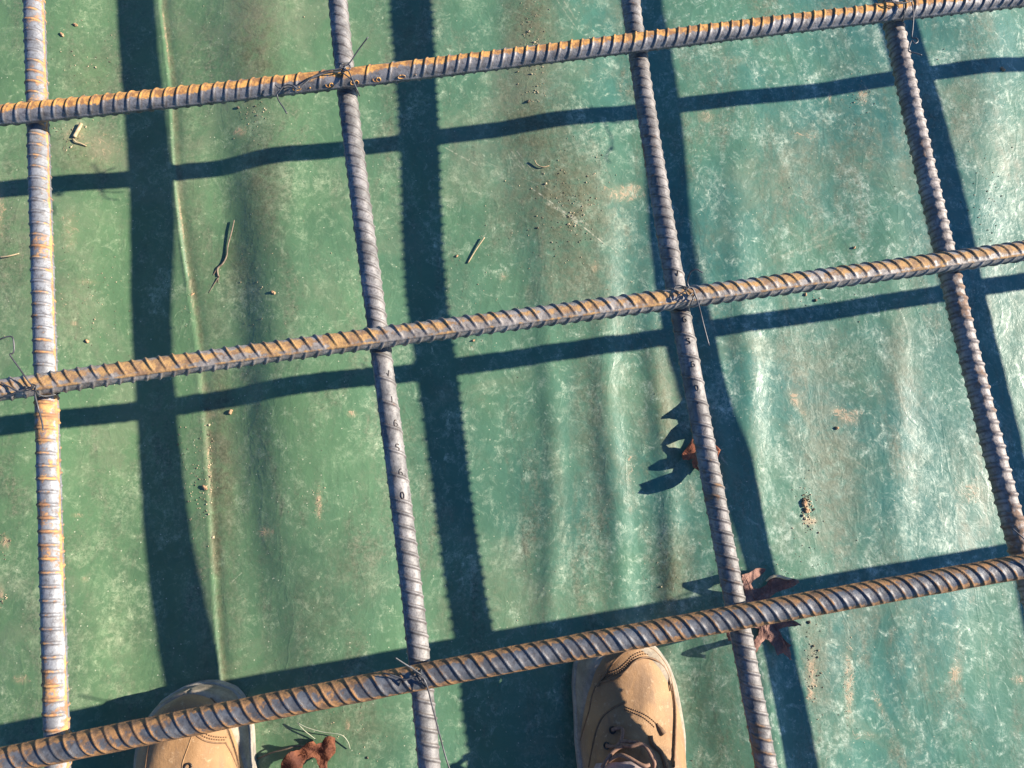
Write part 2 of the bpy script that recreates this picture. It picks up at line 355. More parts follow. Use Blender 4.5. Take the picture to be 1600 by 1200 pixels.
# ---------------------------------------------------------------- reinforcing bars
def bar_material(name, base, base2, rust, rust2, amt, rib_k=.25, up_k=0.0, edge_k=0.0, metal=.2, rough=.55, long_k=.4, scale=1.0, peak=None):
    m = NT(name); p = m.objco()
    rib, sp, lg = m.attr('rib'), m.attr('side'), m.attr('long')
    n1 = m.noise(p, 55 * scale, 5, .65, .4); n2 = m.noise(p, 210, 4, .7); n3 = m.noise(p, 13, 3, .5)
    b = m.mix(m.ramp(n1, .35, .65), base, base2)
    b = m.mix(m.math('MULTIPLY', m.ramp(n2, .48, .66), .6), b, (.045, .04, .042))
    v = m.math('ADD', m.math('MULTIPLY', m.math('SUBTRACT', n1, .5), 1.6), m.math('MULTIPLY', m.math('SUBTRACT', n2, .5), .9))
    v = m.math('ADD', v, m.math('MULTIPLY', m.math('SUBTRACT', n3, .5), 1.8))
    v = m.math('ADD', v, m.math('MULTIPLY', rib, rib_k)); v = m.math('ADD', v, m.math('MULTIPLY', sp if peak is None else m.math('SUBTRACT', .5, m.math('MULTIPLY', m.math('ABSOLUTE', m.math('SUBTRACT', sp, peak)), 1.6)), up_k))
    v = m.math('ADD', v, m.math('MULTIPLY', m.math('POWER', m.math('ABSOLUTE', sp), 2.5), edge_k)); v = m.math('ADD', v, m.math('MULTIPLY', lg, long_k))
    msk = m.ramp(m.math('ADD', v, amt), .35, .62)
    rc = m.mix(m.ramp(m.noise(p, 120, 4, .7), .38, .62), rust, rust2)
    col = m.mix(msk, b, rc)
    mt = m.math('MULTIPLY', m.math('SUBTRACT', 1.0, msk), metal)
    col = m.mix(m.math('MULTIPLY', m.attr('foot'), .8), col, (.05, .035, .028))  # shade beside each rib, darkened into the colour
    ro = m.math('ADD', rough, m.math('MULTIPLY', msk, .3))
    nb = m.bump(m.math('ADD', m.math('MULTIPLY', n2, .5), m.math('MULTIPLY', m.noise(p, 500, 3, .6), .4)), .7, .0010)
    return m.out(Base_Color=col, Metallic=mt, Roughness=ro, Normal=nb)

OR1, OR2, BR = (.62, .27, .045), (.36, .12, .025), (.15, .07, .03)
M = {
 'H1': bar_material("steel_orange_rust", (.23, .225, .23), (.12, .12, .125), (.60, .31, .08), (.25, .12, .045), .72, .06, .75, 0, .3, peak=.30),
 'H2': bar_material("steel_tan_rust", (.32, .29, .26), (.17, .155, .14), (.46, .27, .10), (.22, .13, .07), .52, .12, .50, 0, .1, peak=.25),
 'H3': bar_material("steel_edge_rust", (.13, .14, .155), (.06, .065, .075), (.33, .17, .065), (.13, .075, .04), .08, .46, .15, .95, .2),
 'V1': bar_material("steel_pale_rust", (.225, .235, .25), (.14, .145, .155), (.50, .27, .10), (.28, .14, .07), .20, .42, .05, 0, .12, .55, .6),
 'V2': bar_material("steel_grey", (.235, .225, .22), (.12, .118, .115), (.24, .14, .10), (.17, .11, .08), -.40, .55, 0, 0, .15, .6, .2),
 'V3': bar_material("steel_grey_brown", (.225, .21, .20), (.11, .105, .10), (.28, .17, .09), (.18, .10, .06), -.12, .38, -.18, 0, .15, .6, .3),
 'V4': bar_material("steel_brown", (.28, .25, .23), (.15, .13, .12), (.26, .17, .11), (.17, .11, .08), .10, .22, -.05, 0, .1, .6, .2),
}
BARS = {}
class Bar: pass
def make_bar(key, pts, z, mat, label, pitch, lean, longang, ribh, phase=0.0, R=.0100, skip=None, length=(-1.55, 1.45), curved=True, group=None, wid=.0014, ribpow=.45, category='rebar', longh=.0011, name='rebar'):
    Pw = np.array([P(a, b, z)[:2] for a, b in pts]) if pts is not None else None
    B = Bar()
    c = Pw.mean(0); u = np.linalg.svd(Pw - c)[2][0]
    if abs(u[0]) > abs(u[1]):
        if u[0] < 0: u = -u
    elif u[1] > 0: u = -u                       # lengthwise bars run towards the feet
    t = np.array([u[0], u[1], 0]); b = np.cross([0, 0, 1], t)
    s0 = (Pw - c) @ u; l0 = (Pw - c) @ b[:2]
    smin, smax = s0.min(), s0.max()
    if curved and len(pts) >= 4: cf = np.polyfit(s0, l0, 2 if len(pts) < 6 else 3)
    else: cf = np.array([0.0])
    def off(s):
        sc = np.clip(s, smin, smax); v = np.polyval(cf, sc)
        d = np.polyval(np.polyder(cf), sc) if len(cf) > 1 else 0 * sc
        return v + d * (s - sc)
    B.c = np.array([c[0], c[1], z]); B.t = t; B.b = b; B.off = off; B.R = R; B.z = z
    def pt(s, phi, r):
        s = np.asarray(s, float); o = off(s)
        return B.c + t * s[..., None] + b * (o + r * np.sin(phi))[..., None] + np.array([0, 0, 1]) * (r * np.cos(phi))[..., None]
    B.pt = pt
    lo, hi = -.74, .74
    fine = np.arange(lo, hi, pitch / 12)
    coarse = pitch / 7
    s = np.concatenate([np.arange(length[0], lo, coarse), fine, np.arange(hi, length[1], coarse)])
    NA = 52
    phi = np.linspace(0, 2 * math.pi, NA, endpoint=False)
    psi = phi - longang
    SS, PH = np.meshgrid(s, phi, indexing='ij'); PS = np.mod(PH - longang, 2 * math.pi)
    half = PS < math.pi; loc = np.where(half, PS, PS - math.pi)          # 0..pi across each face
    shift = lean * R * (loc - math.pi / 2) * np.where(half, 1, -1) + np.where(half, 0, pitch * .5)
    u_ = (SS - shift - phase * pitch) / pitch
    k = np.round(u_); f = (u_ - k) * pitch
    jit = .035 * pitch * np.sin(k * 12.9898)
    amp = np.exp(-np.abs((f - jit) / wid) ** 2.6) * (.86 + .14 * np.sin(k * 78.233 + SS * 40))
    foot = np.exp(-(np.abs(np.abs(f - jit) - wid * 1.35) / (wid * .55)) ** 2)  # mask for the painted shade line on either flank of a rib
    if skip is not None:
        for a_, b_, par in skip:
            sk = (SS > a_) & (SS < b_) & (np.cos(PH) > -.2) & (np.mod(k, 2) == par); amp = np.where(sk, 0, amp); foot = np.where(sk, 0, foot)
    win = np.clip(np.sin(loc), 0, 1) ** ribpow
    ribf = amp * win
    dl = np.minimum(np.minimum(loc, math.pi - loc), 9)
    lg = np.exp(-(dl * R / .00115) ** 4)
    wob = .00012 * np.sin(SS * 91 + PH * 2) + .0001 * np.sin(SS * 173 + PH * 3 + 1)
    rr = R + np.maximum(ribf * ribh, lg * longh) + wob
    co = pt(SS, PH, rr)
    # cut ends close to the axis
    co[0] = B.c + t * s[0] + b * off(s[0]); co[-1] = B.c + t * s[-1] + b * off(s[-1])
    side = np.sin(PH)
    org = B.c.copy()
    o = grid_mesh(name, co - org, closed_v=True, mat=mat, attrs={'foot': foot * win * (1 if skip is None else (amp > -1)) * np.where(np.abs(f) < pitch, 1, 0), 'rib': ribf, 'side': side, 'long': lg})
    o.location = org
    tag(o, label, category, group); B.obj = o; BARS[key] = B
    return B

VP = {1:[(53,0),(68,450),(79,850),(89,1144)],2:[(528,0),(555,262),(581,431),(621,750),(653,1012),(671,1200)],
3:[(985,0),(1053,431),(1112,750),(1126,831),(1163,1012),(1197,1200)],4:[(1396,37),(1471,375),(1486,437),(1581,812)]}
HPX = {1:[(0,181),(262,152),(500,128),(800,92),(1150,47),(1300,29),(1487,9)],2:[(0,609),(300,569),(500,539),(1062,464),(1337,431),(1600,391)],
3:[(0,1189),(300,1131),(600,1069),(800,1027),(1100,975),(1300,939),(1600,884)]}
def s_of(B, px, py, z=None):
    return float((P(px, py, B.z + B.R if z is None else z) - B.c) @ B.t)
gV = 'lengthwise reinforcing bars'; gH = 'crosswise reinforcing bars'
# marked stretches skip every second rib on the upper face; found from the bar's own line first
def prange(pts, z, a, b):
    Pw = np.array([P(*q, z)[:2] for q in pts]); c = Pw.mean(0); u = np.linalg.svd(Pw - c)[2][0]
    if abs(u[0]) > abs(u[1]):
        if u[0] < 0: u = -u
    elif u[1] > 0: u = -u
    return sorted([float((P(*a, z + .01)[:2] - c) @ u), float((P(*b, z + .01)[:2] - c) @ u)])
sk2 = prange(VP[2], ZV, (598, 552), (632, 792)); sk3 = prange(VP[3], ZV, (1052, 405), (1094, 648)); sk1 = prange(HPX[1], ZH, (449, 134), (640, 110))
make_bar('V1', VP[1], ZV, M['V1'], "pale grey lengthwise bar with orange rust stripes, leftmost of the four long bars", .0122, -.14, rad(76), .0013, .2, group=gV, wid=.0011)
make_bar('V2', VP[2], ZV, M['V2'], "clean grey lengthwise bar stamped J 6 S 6 0, second long bar from the left", .0120, .42, rad(-50), .0015, .1, skip=[(sk2[0], sk2[1], 0)], group=gV, longh=.0014, wid=.0011)
make_bar('V3', VP[3], ZV, M['V3'], "grey-brown lengthwise bar stamped 6 S 6 0, passing right of the lit boot", .0117, .36, rad(-80), .0015, .5, skip=[(sk3[0], sk3[1], 0)], group=gV, wid=.0011)
make_bar('V4', VP[4], ZV, M['V4'], "brown heavily ribbed lengthwise bar near the right edge of the photo", .0122, .10, rad(-24), .0017, .0, group=gV, longh=.0003, wid=.0017, R=.0099)
make_bar('H1', HPX[1], ZH, M['H1'], "orange-rusted crosswise bar with rolled marks, farthest from the boots", .0120, -.34, rad(96), .0016, .3, skip=[(sk1[0], sk1[1], 1)], group=gH)
make_bar('H2', HPX[2], ZH, M['H2'], "tan-brown crosswise bar with a ridge along its lower side, middle of the three", .0122, -.55, rad(-38), .0018, .1, group=gH, longh=.0013)
make_bar('H3', HPX[3], ZH, M['H3'], "blue-grey crosswise bar with orange edges, passing over both boot toes", .0113, -.55, rad(-88), .0016, .6, group=gH, R=.0103, wid=.0013)
# neighbours outside the picture that the place goes on with (the right-hand one throws the rightmost shadow)
def shifted(B, dist, ang=0.0):
    q = [B.c + B.b * 0 + np.array([dist * B.b[0], dist * B.b[1], 0]) + B.t * s for s in (-.5, .5)]
    ca, sa = math.cos(ang), math.sin(ang); mid = (q[0] + q[1]) / 2
    out = []
    for v in q:
        d = v - mid; out.append((mid[0] + ca * d[0] - sa * d[1], mid[1] + sa * d[0] + ca * d[1]))
    return out
def make_bar_world(key, ends, z, *a, **k):
    pts = []
    for x, y in ends:
        px, py = to_px(np.array(x), np.array(y), z); pts.append((float(px), float(py)))
    return make_bar(key, pts, z, *a, curved=False, **k)
B4, B1, Hh1, Hh3 = BARS['V4'], BARS['V1'], BARS['H1'], BARS['H3']
sgn = 1 if B4.b[0] > 0 else -1
V5D = .336
make_bar_world('V5', shifted(B4, sgn * V5D, rad(1.0)), ZV, M['V4'], "brown lengthwise bar just beyond the right edge, throwing the rightmost shadow", .0122, .10, rad(-24), .0017, .3, group=gV)
make_bar_world('V0', shifted(B1, -sgn * .305), ZV, M['V1'], "pale lengthwise bar beyond the left edge of the photo", .0109, .2, rad(60), .0010, .3, group=gV)
sgh = 1 if Hh1.b[1] > 0 else -1
make_bar_world('H0', shifted(Hh1, sgh * .305), ZH, M['H1'], "rusty crosswise bar beyond the top edge of the photo", .0118, -.18, rad(96), .0012, .3, group=gH)

# ---------------------------------------------------------------- rolled marks on the bars
def arc(cx, cy, rx, ry, a0, a1, n=14): return [(cx + rx * math.cos(rad(a)), cy + ry * math.sin(rad(a))) for a in np.linspace(a0, a1, n)]
GL = {  # strokes, x to the right, y up, both about -1..1
 '6': [arc(.0, -.4, .55, .5, 0, 360, 18), [(-.55, -.35), (-.52, .15), (-.3, .65), (.05, .9), (.42, .85)]],
 'S': [[(.5, .65), (.25, .9), (-.2, .92), (-.5, .65), (-.42, .25), (0, .05), (.42, -.2), (.5, -.6), (.2, -.9), (-.25, -.92), (-.52, -.65)]],
 '0': [arc(0, 0, .48, .9, 0, 360, 22)],
 'J': [[(.3, .9), (.32, .2), (.28, -.5), (.05, -.85), (-.25, -.8)]],
 'V': [[(-.4, .1), (-.05, -.75), (.1, -.6), (.45, .85)]],
 '.': [arc(0, 0, .12, .1, 0, 360, 6)],
}
MARKM = bar_material('mark_dark', (.06, .05, .045), (.035, .03, .03), (.12, .07, .04), (.08, .05, .03), 0)  # raised marks in a darker brown than the bar steel
def marks(B, items, h=.0036, wd=.0028, r=.0005, mat=None):
    for ch, px, py in items:
        mb = MB()
        q = P(px, py, B.z + B.R) - B.c; s0 = float(q @ B.t); l0 = float(q @ B.b) - float(B.off(s0))
        ph0 = math.asin(max(-.9, min(.9, l0 / B.R)))
        for st in GL[ch]:
            path = [B.pt(np.array(s0 - y * h), np.array(ph0 + x * wd / B.R), np.array(B.R + .0002)) - B.c for x, y in st]
            mb.tube(catmull(path, 3) if len(path) < 14 else path, r, 6)
        mb.build('rolled_mark', mat or MARKM, B.obj)
marks(BARS['V2'], [('V',606,583),('J',611,624),('6',618,661),('S',621,699),('6',626,738),('0',629,774)])
marks(BARS['V3'], [('V',1058,427),('6',1070,499),('S',1076,533),('6',1083,569),('0',1089,606),('.',1091,630)], h=.0032)
marks(BARS['H1'], [('6',514,131),('S',553,126),('6',588,122),('0',627,117),('.',483,136),('.',650,118),('0',462,134)], h=.0044, wd=.0038, r=.0006, mat=M['H1'])

# ---------------------------------------------------------------- tie wires
def wire_material(name, c, metal=.7, rough=.4):
    m = NT(name); p = m.objco(); return m.out(Base_Color=m.mix(m.ramp(m.noise(p, 120, 3), .4, .65), c, tuple(x * .55 for x in c)), Metallic=metal, Roughness=rough)
WM = wire_material("annealed_wire", (.10, .10, .105), .4, .5); WR = wire_material("rusty_wire", (.20, .12, .07), .3, .6)
def wpath(L): return catmull([P(a, b, z) for a, b, z in L], 7)
TOP = ZH + .0125
def tie(paths, label, mat=None, r=.0007):
    mb = MB()
    for L in paths: mb.tube(wpath(L), r, 8)
    c = np.array(mb.v).mean(0); mb.v = [v - c for v in mb.v]
    o = mb.build('wire_tie', mat or WM); o.location = c
    return tag(o, label, 'wire tie', 'wire ties at the bar crossings')
a = TOP + .001
tie([[(541,104,a),(548,96,a+.002),(560,78,a+.008),(575,58,a+.016)],
     [(541,104,a),(530,112,a),(512,113,a+.001),(490,121,a+.002),(470,132,a+.001),(462,138,a),(452,136,a-.001),(440,139,a-.002),(430,133,a)],
     [(541,106,a+.001),(528,108,a+.001),(510,111,a+.002),(492,118,a+.001),(476,131,a+.002),(466,139,a+.001),(458,134,a+.003),(446,133,a+.002),(437,142,a),(433,148,a-.003),(436,158,a-.004),(442,167,a-.004),(448,177,a-.002)],
     [(543,103,a+.001),(538,107,a+.002),(545,112,a+.001),(552,128,a),(558,140,a-.002),(562,150,a-.008)],
     [(536,104,a),(545,101,a+.001),(547,108,a+.001),(537,110,a+.001),(540,103,a+.002)],
     [(545,98,a-.012),(534,100,a-.004),(532,110,a-.001),(552,127,a-.001),(557,143,a-.014)]],
    "wire tie with a long twisted tail lying on the orange-rusted bar")
tie([[(1052,452,a),(1058,446,a+.001),(1070,448,a+.002),(1082,452,a+.002),(1086,459,a),(1082,468,a)],
     [(1056,470,a-.002),(1060,462,a+.001),(1070,455,a+.003),(1079,449,a+.003),(1085,458,a+.001),(1078,478,a-.006)],
     [(1068,449,a+.002),(1076,462,a+.003),(1084,458,a+.002),(1092,478,a+.006),(1100,510,a+.008),(1108,540,a+.004)],
     [(1076,432,a+.012),(1080,424,a+.016),(1088,421,a+.018),(1094,424,a+.018),(1098,426,a+.018)],
     [(1076,432,a+.012),(1074,442,a+.004),(1078,452,a+.002)],
     ],
    "knotted wire tie with a loop and straight tail, on the tan middle crosswise bar")
tie([[(-6,533,a+.004),(8,527,a+.006),(18,526,a+.006),(21,532,a+.006),(22,545,a+.005),(20,552,a+.004),(16,555,a+.004),(30,575,a+.003),(44,595,a+.002),(52,604,a+.001)],
     [(52,604,a+.001),(42,607,a),(28,611,a),(14,604,a-.002),(2,598,a-.002)],
     [(53,606,a+.002),(40,611,a+.001),(26,613,a-.001),(14,618,a-.003),(-4,622,a-.006)],
     [(54,606,a+.002),(55,618,a-.004),(60,638,a-.010),(66,662,a-.008),(67,672,a-.004)],
     [(54,608,a+.002),(60,616,a-.006),(70,619,a-.012),(84,617,a-.016),(94,614,a-.020)],
     [(50,600,a+.001),(56,603,a+.002),(55,610,a+.002),(48,608,a+.001),(51,601,a+.003)]],
    "wire tie with a square-bent tail at the left edge of the photo")
tie([[(618,1028,a+.020),(632,1037,a+.014),(648,1047,a+.006),(658,1054,a+.002)],
     [(640,1040,a+.008),(650,1048,a+.004),(655,1055,a+.002)],
     [(658,1055,a+.002),(646,1058,a+.001),(632,1063,a+.001),(627,1060,a),(612,1055,a-.001),(600,1052,a-.004)],
     [(627,1062,a),(624,1070,a-.003),(618,1078,a-.010)],
     [(654,1042,a-.012),(650,1052,a-.001),(655,1062,a+.001),(662,1070,a-.004)],
     [(660,1043,a-.012),(657,1053,a+.001),(662,1064,a+.001),(667,1074,a-.006)],
     [(658,1056,a+.003),(664,1064,a+.003),(669,1078,a+.001),(674,1098,a-.002),(681,1125,a-.006),(690,1160,a-.012),(697,1185,a-.014),(703,1203,a-.014)],
     [(646,1048,a),(653,1054,a+.003),(660,1060,a+.003),(655,1066,a+.001)]],
    "wire tie between the boots, its long tail trailing along the grey bar")
tie([[(1378,-6,a),(1384,2,a+.001),(1396,3,a+.002),(1410,4,a+.001),(1412,10,a),(1413,24,a-.006),(1410,34,a-.014)],
     [(1425,-12,a+.004),(1424,0,a+.003),(1427,15,a+.002),(1427,30,a),(1426,45,a-.003),(1425,58,a-.004),(1432,60,a-.002),(1434,65,a-.002),(1429,68,a-.002),(1425,63,a-.004),(1421,72,a-.003),(1420,80,a-.002),(1430,83,a),(1440,86,a+.001)],
     [(1392,-10,a),(1394,2,a+.002),(1404,6,a+.002),(1424,2,a+.003)]],
    "wire tie with a curled drooping end, at the top right crossing")
tie([[(1582,826,ZV+.014),(1590,833,ZV+.016),(1598,840,ZV+.018),(1608,850,ZV+.020)],
     [(1608,850,ZV+.02),(1612,868,a),(1606,880,a),(1598,896,a-.006)]],
    "short dark wire tie end at the right edge, lying on the brown ribbed bar")
# loose bent wire lying low and a cut piece whose shadow crosses the sheet
def thing_tube(name, label, cat, L, r, mat, group=None, taper=None):
    path = catmull([G(a, b, dz) for a, b, dz in L], 7); n = len(path)
    rr = np.full(n, r) if taper is None else np.interp(np.linspace(0, 1, n), np.linspace(0, 1, len(taper)), taper) * r
    V, F = tube_geo(path, rr, 8); c = path.mean(0)
    o = mesh(name, [v - c for v in V], F, mat); o.location = c
    return tag(o, label, cat, group)

# ---------------------------------------------------------------- litter on the sheet
def simple(name, c1, c2, scale=80, rough=.7, **kw):
    m = NT(name); p = m.objco(); n = m.noise(p, scale, 5, .65)
    return m.out(Base_Color=m.mix(m.ramp(n, .35, .65), c1, c2), Roughness=rough, Normal=m.bump(n, .4, .0006), **kw)
TW = simple("dry_twig", (.19, .145, .10), (.085, .065, .045), 200); ST = simple("dry_straw", (.45, .36, .22), (.30, .22, .12), 150)
NE = simple("pine_needle", (.25, .28, .20), (.33, .34, .24), 90, .6)
tw = MB(); TWZ = .45
for L, tp in (([(366,344,.004),(362,362,.005),(356,384,.004),(354,400,.004),(348,412,.004),(340,420,.003),(341,432,.003)], [.6, .8, .8, 1, 1, 1.3, .9]),
              ([(340,418,.003),(336,425,.002),(333,430,.001)], [1, .7, .4]), ([(341,434,.003),(334,445,.002),(326,458,.001)], [.7, .45, .25]), ([(343,430,.003),(340,442,.001)], [.5, .3])):
    path = catmull([G(q[0], q[1], q[2] * TWZ) for q in L], 7); tw.tube(path, np.interp(np.linspace(0, 1, len(path)), np.linspace(0, 1, len(tp)), tp) * .0010, 8)
c = np.array(tw.v).mean(0); tw.v = [v - c for v in tw.v]; o = tw.build('twig', TW); o.location = c
tag(o, "grey-brown bent twig lying right of the fold in the sheet", 'twig')
thing_tube('straw_stalk', "short tan dry stalk beside the wide shadow left of centre", 'straw', [(757,371,.003),(745,388,.002),(731,411,.001)], .0008, ST)
thing_tube('straw_stalk', "thick short stub of straw below the top left crossing", 'straw', [(127,193,.003),(122,203,.0025),(116,214,.002)], .0021, ST)
thing_tube('straw_stalk', "thin pale splinter pointing right of the leftmost bar", 'straw', [(114,217,.002),(119,222,.002),(126,224,.002),(135,228,.001)], .0009, ST)
thing_tube('straw_stalk', "tiny curled pale fibre on the brown dirt streak", 'straw', [(835,250,.003),(839,257,.002),(848,261,.002),(858,259,.001)], .0007, ST)
thing_tube('straw_stalk', "pale horizontal straw at the left edge of the sheet", 'straw', [(0,402,.002),(14,400,.003),(30,396,.001)], .0008, ST)
for L, lb in (([(465,1129,.006),(474,1140,.005),(494,1156,.002)], "short straight pine needle above the curled brown leaf"),
              ([(466,1130,.006),(480,1137,.006),(505,1144,.006),(532,1148,.007),(543,1158,.006),(547,1170,.002)], "long bent green pine needle right of the curled brown leaf")):
    thing_tube('pine_needle', lb, 'pine needle', L, .00045, NE)

def clod(px, py, s, label, mat):
    bm = bmesh.new(); bmesh.ops.create_icosphere(bm, subdivisions=3, radius=1)
    r_ = np.random.RandomState(int(px * 7 + py)); ph = r_.uniform(0, 6.28, 6)
    for v in bm.verts:
        q = v.co.normalized(); d = 1 + .22 * math.sin(3 * q.x + ph[0] + 2 * q.y) + .18 * math.sin(5 * q.y + ph[1]) * math.cos(4 * q.z + ph[2]) + .16 * math.sin(8 * q.x + ph[3]) * math.sin(7 * q.y + ph[4]) + .10 * math.sin(13 * q.z + ph[5]) * math.sin(11 * q.x)
        v.co = Vector((q.x * d * s[0], q.y * d * s[1], q.z * d * s[2]))
    me = bpy.data.meshes.new('soil_clod'); bm.to_mesh(me); bm.free()
    me.polygons.foreach_set('use_smooth', [True] * len(me.polygons))
    o = link('soil_clod', me, mat); o.location = G(px, py, s[2] * .6); o.rotation_euler.z = r_.uniform(0, 3)
    return tag(o, label, 'soil clod', 'clods of soil on the sheet')
CL = simple("clay_clod", (.50, .31, .17), (.25, .15, .08), 300, .95); CD = simple("dark_clod", (.15, .12, .08), (.07, .055, .04), 300, .95)
for px, py, s, lb, mt in [(1257,786,(.0022,.0042,.0022),"rust-orange clod with a dark shadow in the right-hand bay",CL),(1260,797,(.0022,.0028,.002),"smaller clod just below the rust-orange clod",CL),
    (427,457,(.0024,.0016,.0015),"small yellowish clod right of the twig",CL),(360,644,(.003,.0022,.0016),"pale clod right of the fold below the middle bar",CL),(136,533,(.0026,.0018,.0015),"pale clod right of the leftmost bar above the middle bar",CL),
    (97,54,(.0026,.0017,.0017),"clod beside the leftmost bar near the top edge",CL),(118,39,(.0022,.0026,.0017),"rounded clod near the top edge, right of the leftmost bar",CL),(372,168,(.0016,.0014,.0013),"dark grain under the orange-rusted bar left of its tie",CD),
    (714,400,(.0016,.0018,.0012),"pale grain beside the dry tan stalk",CL),(1259,460,(.0018,.0015,.0014),"pale grain just below the middle bar, left one of two",CL),(1275,469,(.0018,.0016,.0014),"grey grain just below the middle bar, right one of two",CD),
    (1308,669,(.002,.0018,.0016),"round pale pebble below the clay smear in the right-hand bay",CL),(1567,108,(.003,.0022,.0018),"reddish clod near the top right corner",CL),(1335,387,(.0017,.0018,.0013),"brownish clod above the middle bar in the right-hand bay",CL),
    (320,762,(.0022,.0032,.0016),"clay clod lodged against the fold in the sheet",CL),(740,532,(.0016,.0016,.0012),"pale grain under the middle bar, on the wide shadow's edge",CL),(826,158,(.0022,.0016,.0016),"grey grain on the brown streak above centre",CD),
    (1264,972,(.0016,.0016,.0014),"dark grain right of the red oak leaf",CD),(574,1184,(.0012,.0011,.001),"dark grain near the bottom edge between the boots",CD),(300,460,(.0012,.0024,.001),"thin clay crumb stuck on the fold by its lit part",CL)]:
    clod(px, py, s, lb, mt)

# loose grains: nobody could count them
def grains():
    bands = [(830,60,22,90,90,.9),(838,90,14,60,60,1.1),(880,330,60,70,130,.9),(900,330,24,60,50,1.1),(930,260,50,60,40,.8),(1258,792,7,18,60,1.5),(1260,800,18,60,60,.9),(1262,1040,14,60,70,.9),(1322,1060,12,70,60,.6),(1240,900,50,30,40,.8),
             (130,120,40,70,60,.9),(110,215,24,26,60,.9),(140,460,44,60,90,.7),(300,750,24,70,90,.9),(322,730,5,90,60,1.0),(395,180,26,30,40,.9),(1500,240,60,180,60,.8),(1540,330,30,90,40,1.1),(1340,150,22,36,40,.8),(1290,480,60,30,30,.9),
             (760,420,50,90,40,.7),(940,470,60,40,30,.7),(420,450,60,80,30,.7),(1040,900,40,60,40,.6),(290,440,8,80,30,.7),(8,850,10,20,25,.9),(6,940,8,20,15,.9),(540,1140,80,50,60,.6),(1410,470,40,60,20,.9),(500,790,8,30,40,.6)]
    pts = []
    for x, y, rx, ry, n, s in bands:
        for _ in range(n): pts.append((x + RNG.normal() * rx * .6, y + RNG.normal() * ry * .6, s))
    for _ in range(900): pts.append((RNG.uniform(-250, 1850), RNG.uniform(-250, 1450), .55))
    q = np.array([P(a, b) for a, b, _ in pts]); z = sheet_z(q[:, 0], q[:, 1])
    V, F = [], []
    for i, (a, b, s) in enumerate(pts):
        r = s * .00072 * math.exp(RNG.normal() * .35); e = RNG.uniform(.6, 1.2, 6); o = len(V); th = RNG.uniform(0, 3)
        cs, sn = math.cos(th), math.sin(th); c0 = np.array([q[i, 0], q[i, 1], z[i] + r * .45])
        for v in [(e[0], 0, 0), (-e[1], 0, 0), (0, e[2], 0), (0, -e[3], 0), (.1, .1, .8 * e[4]), (0, 0, -.6)]:
            V.append(c0 + r * np.array([v[0] * cs - v[1] * sn, v[0] * sn + v[1] * cs, v[2]]))
        for f in [(0, 2, 4), (2, 1, 4), (1, 3, 4), (3, 0, 4), (2, 0, 5), (1, 2, 5), (3, 1, 5), (0, 3, 5)]: F.append(tuple(o + k for k in f))
    m = NT("soil_grain"); p = m.pos(); col = m.mix(m.ramp(m.noise(p, 90, 2), .40, .60), (.10, .085, .055), (.48, .38, .24))
    o = mesh('soil_grains', V, F, m.out(Base_Color=col, Roughness=.9), smooth=False)
    tag(o, "fine loose soil grains scattered over the green sheet", 'soil grains', kind='stuff')
grains()

# ---------------------------------------------------------------- leaves
def leaf_material(name, c1, c2, back):
    m = NT(name); p = m.objco(); n = m.noise(p, 60, 5, .6); n2 = m.noise(p, 260, 3, .6)
    col = m.mix(m.ramp(n, .35, .65), c1, c2)
    col = m.mix(m.math('MULTIPLY', m.ramp(n2, .55, .7), .35), col, tuple(x * .4 for x in c1))
    g = m.n('ShaderNodeNewGeometry').outputs['Backfacing']
    col = m.mix(g, col, back)
    m.out(Base_Color=col, Roughness=.8, Normal=m.bump(m.math('ADD', n, m.math('MULTIPLY', n2, .5)), .9, .003), Specular_IOR_Level=.25)
    return m.m
def poly_fill(pts2):
    """triangulated fine fill of a 2-D outline (px): returns verts, tris"""
    bm = bmesh.new(); vs = [bm.verts.new((a, b, 0)) for a, b in pts2]
    bm.faces.new(vs); bm.normal_update(); bmesh.ops.triangulate(bm, faces=bm.faces[:], ngon_method='EAR_CLIP')
    for _ in range(4):
        es = [e for e in bm.edges if e.calc_length() > 5.0]
        if not es: break
        bmesh.ops.subdivide_edges(bm, edges=es, cuts=1); bmesh.ops.triangulate(bm, faces=bm.faces[:])
    bm.verts.ensure_lookup_table(); bm.verts.index_update()
    V = [(v.co.x, v.co.y) for v in bm.verts]; F = [tuple(v.index for v in f.verts) for f in bm.faces]; bm.free()
    return V, F
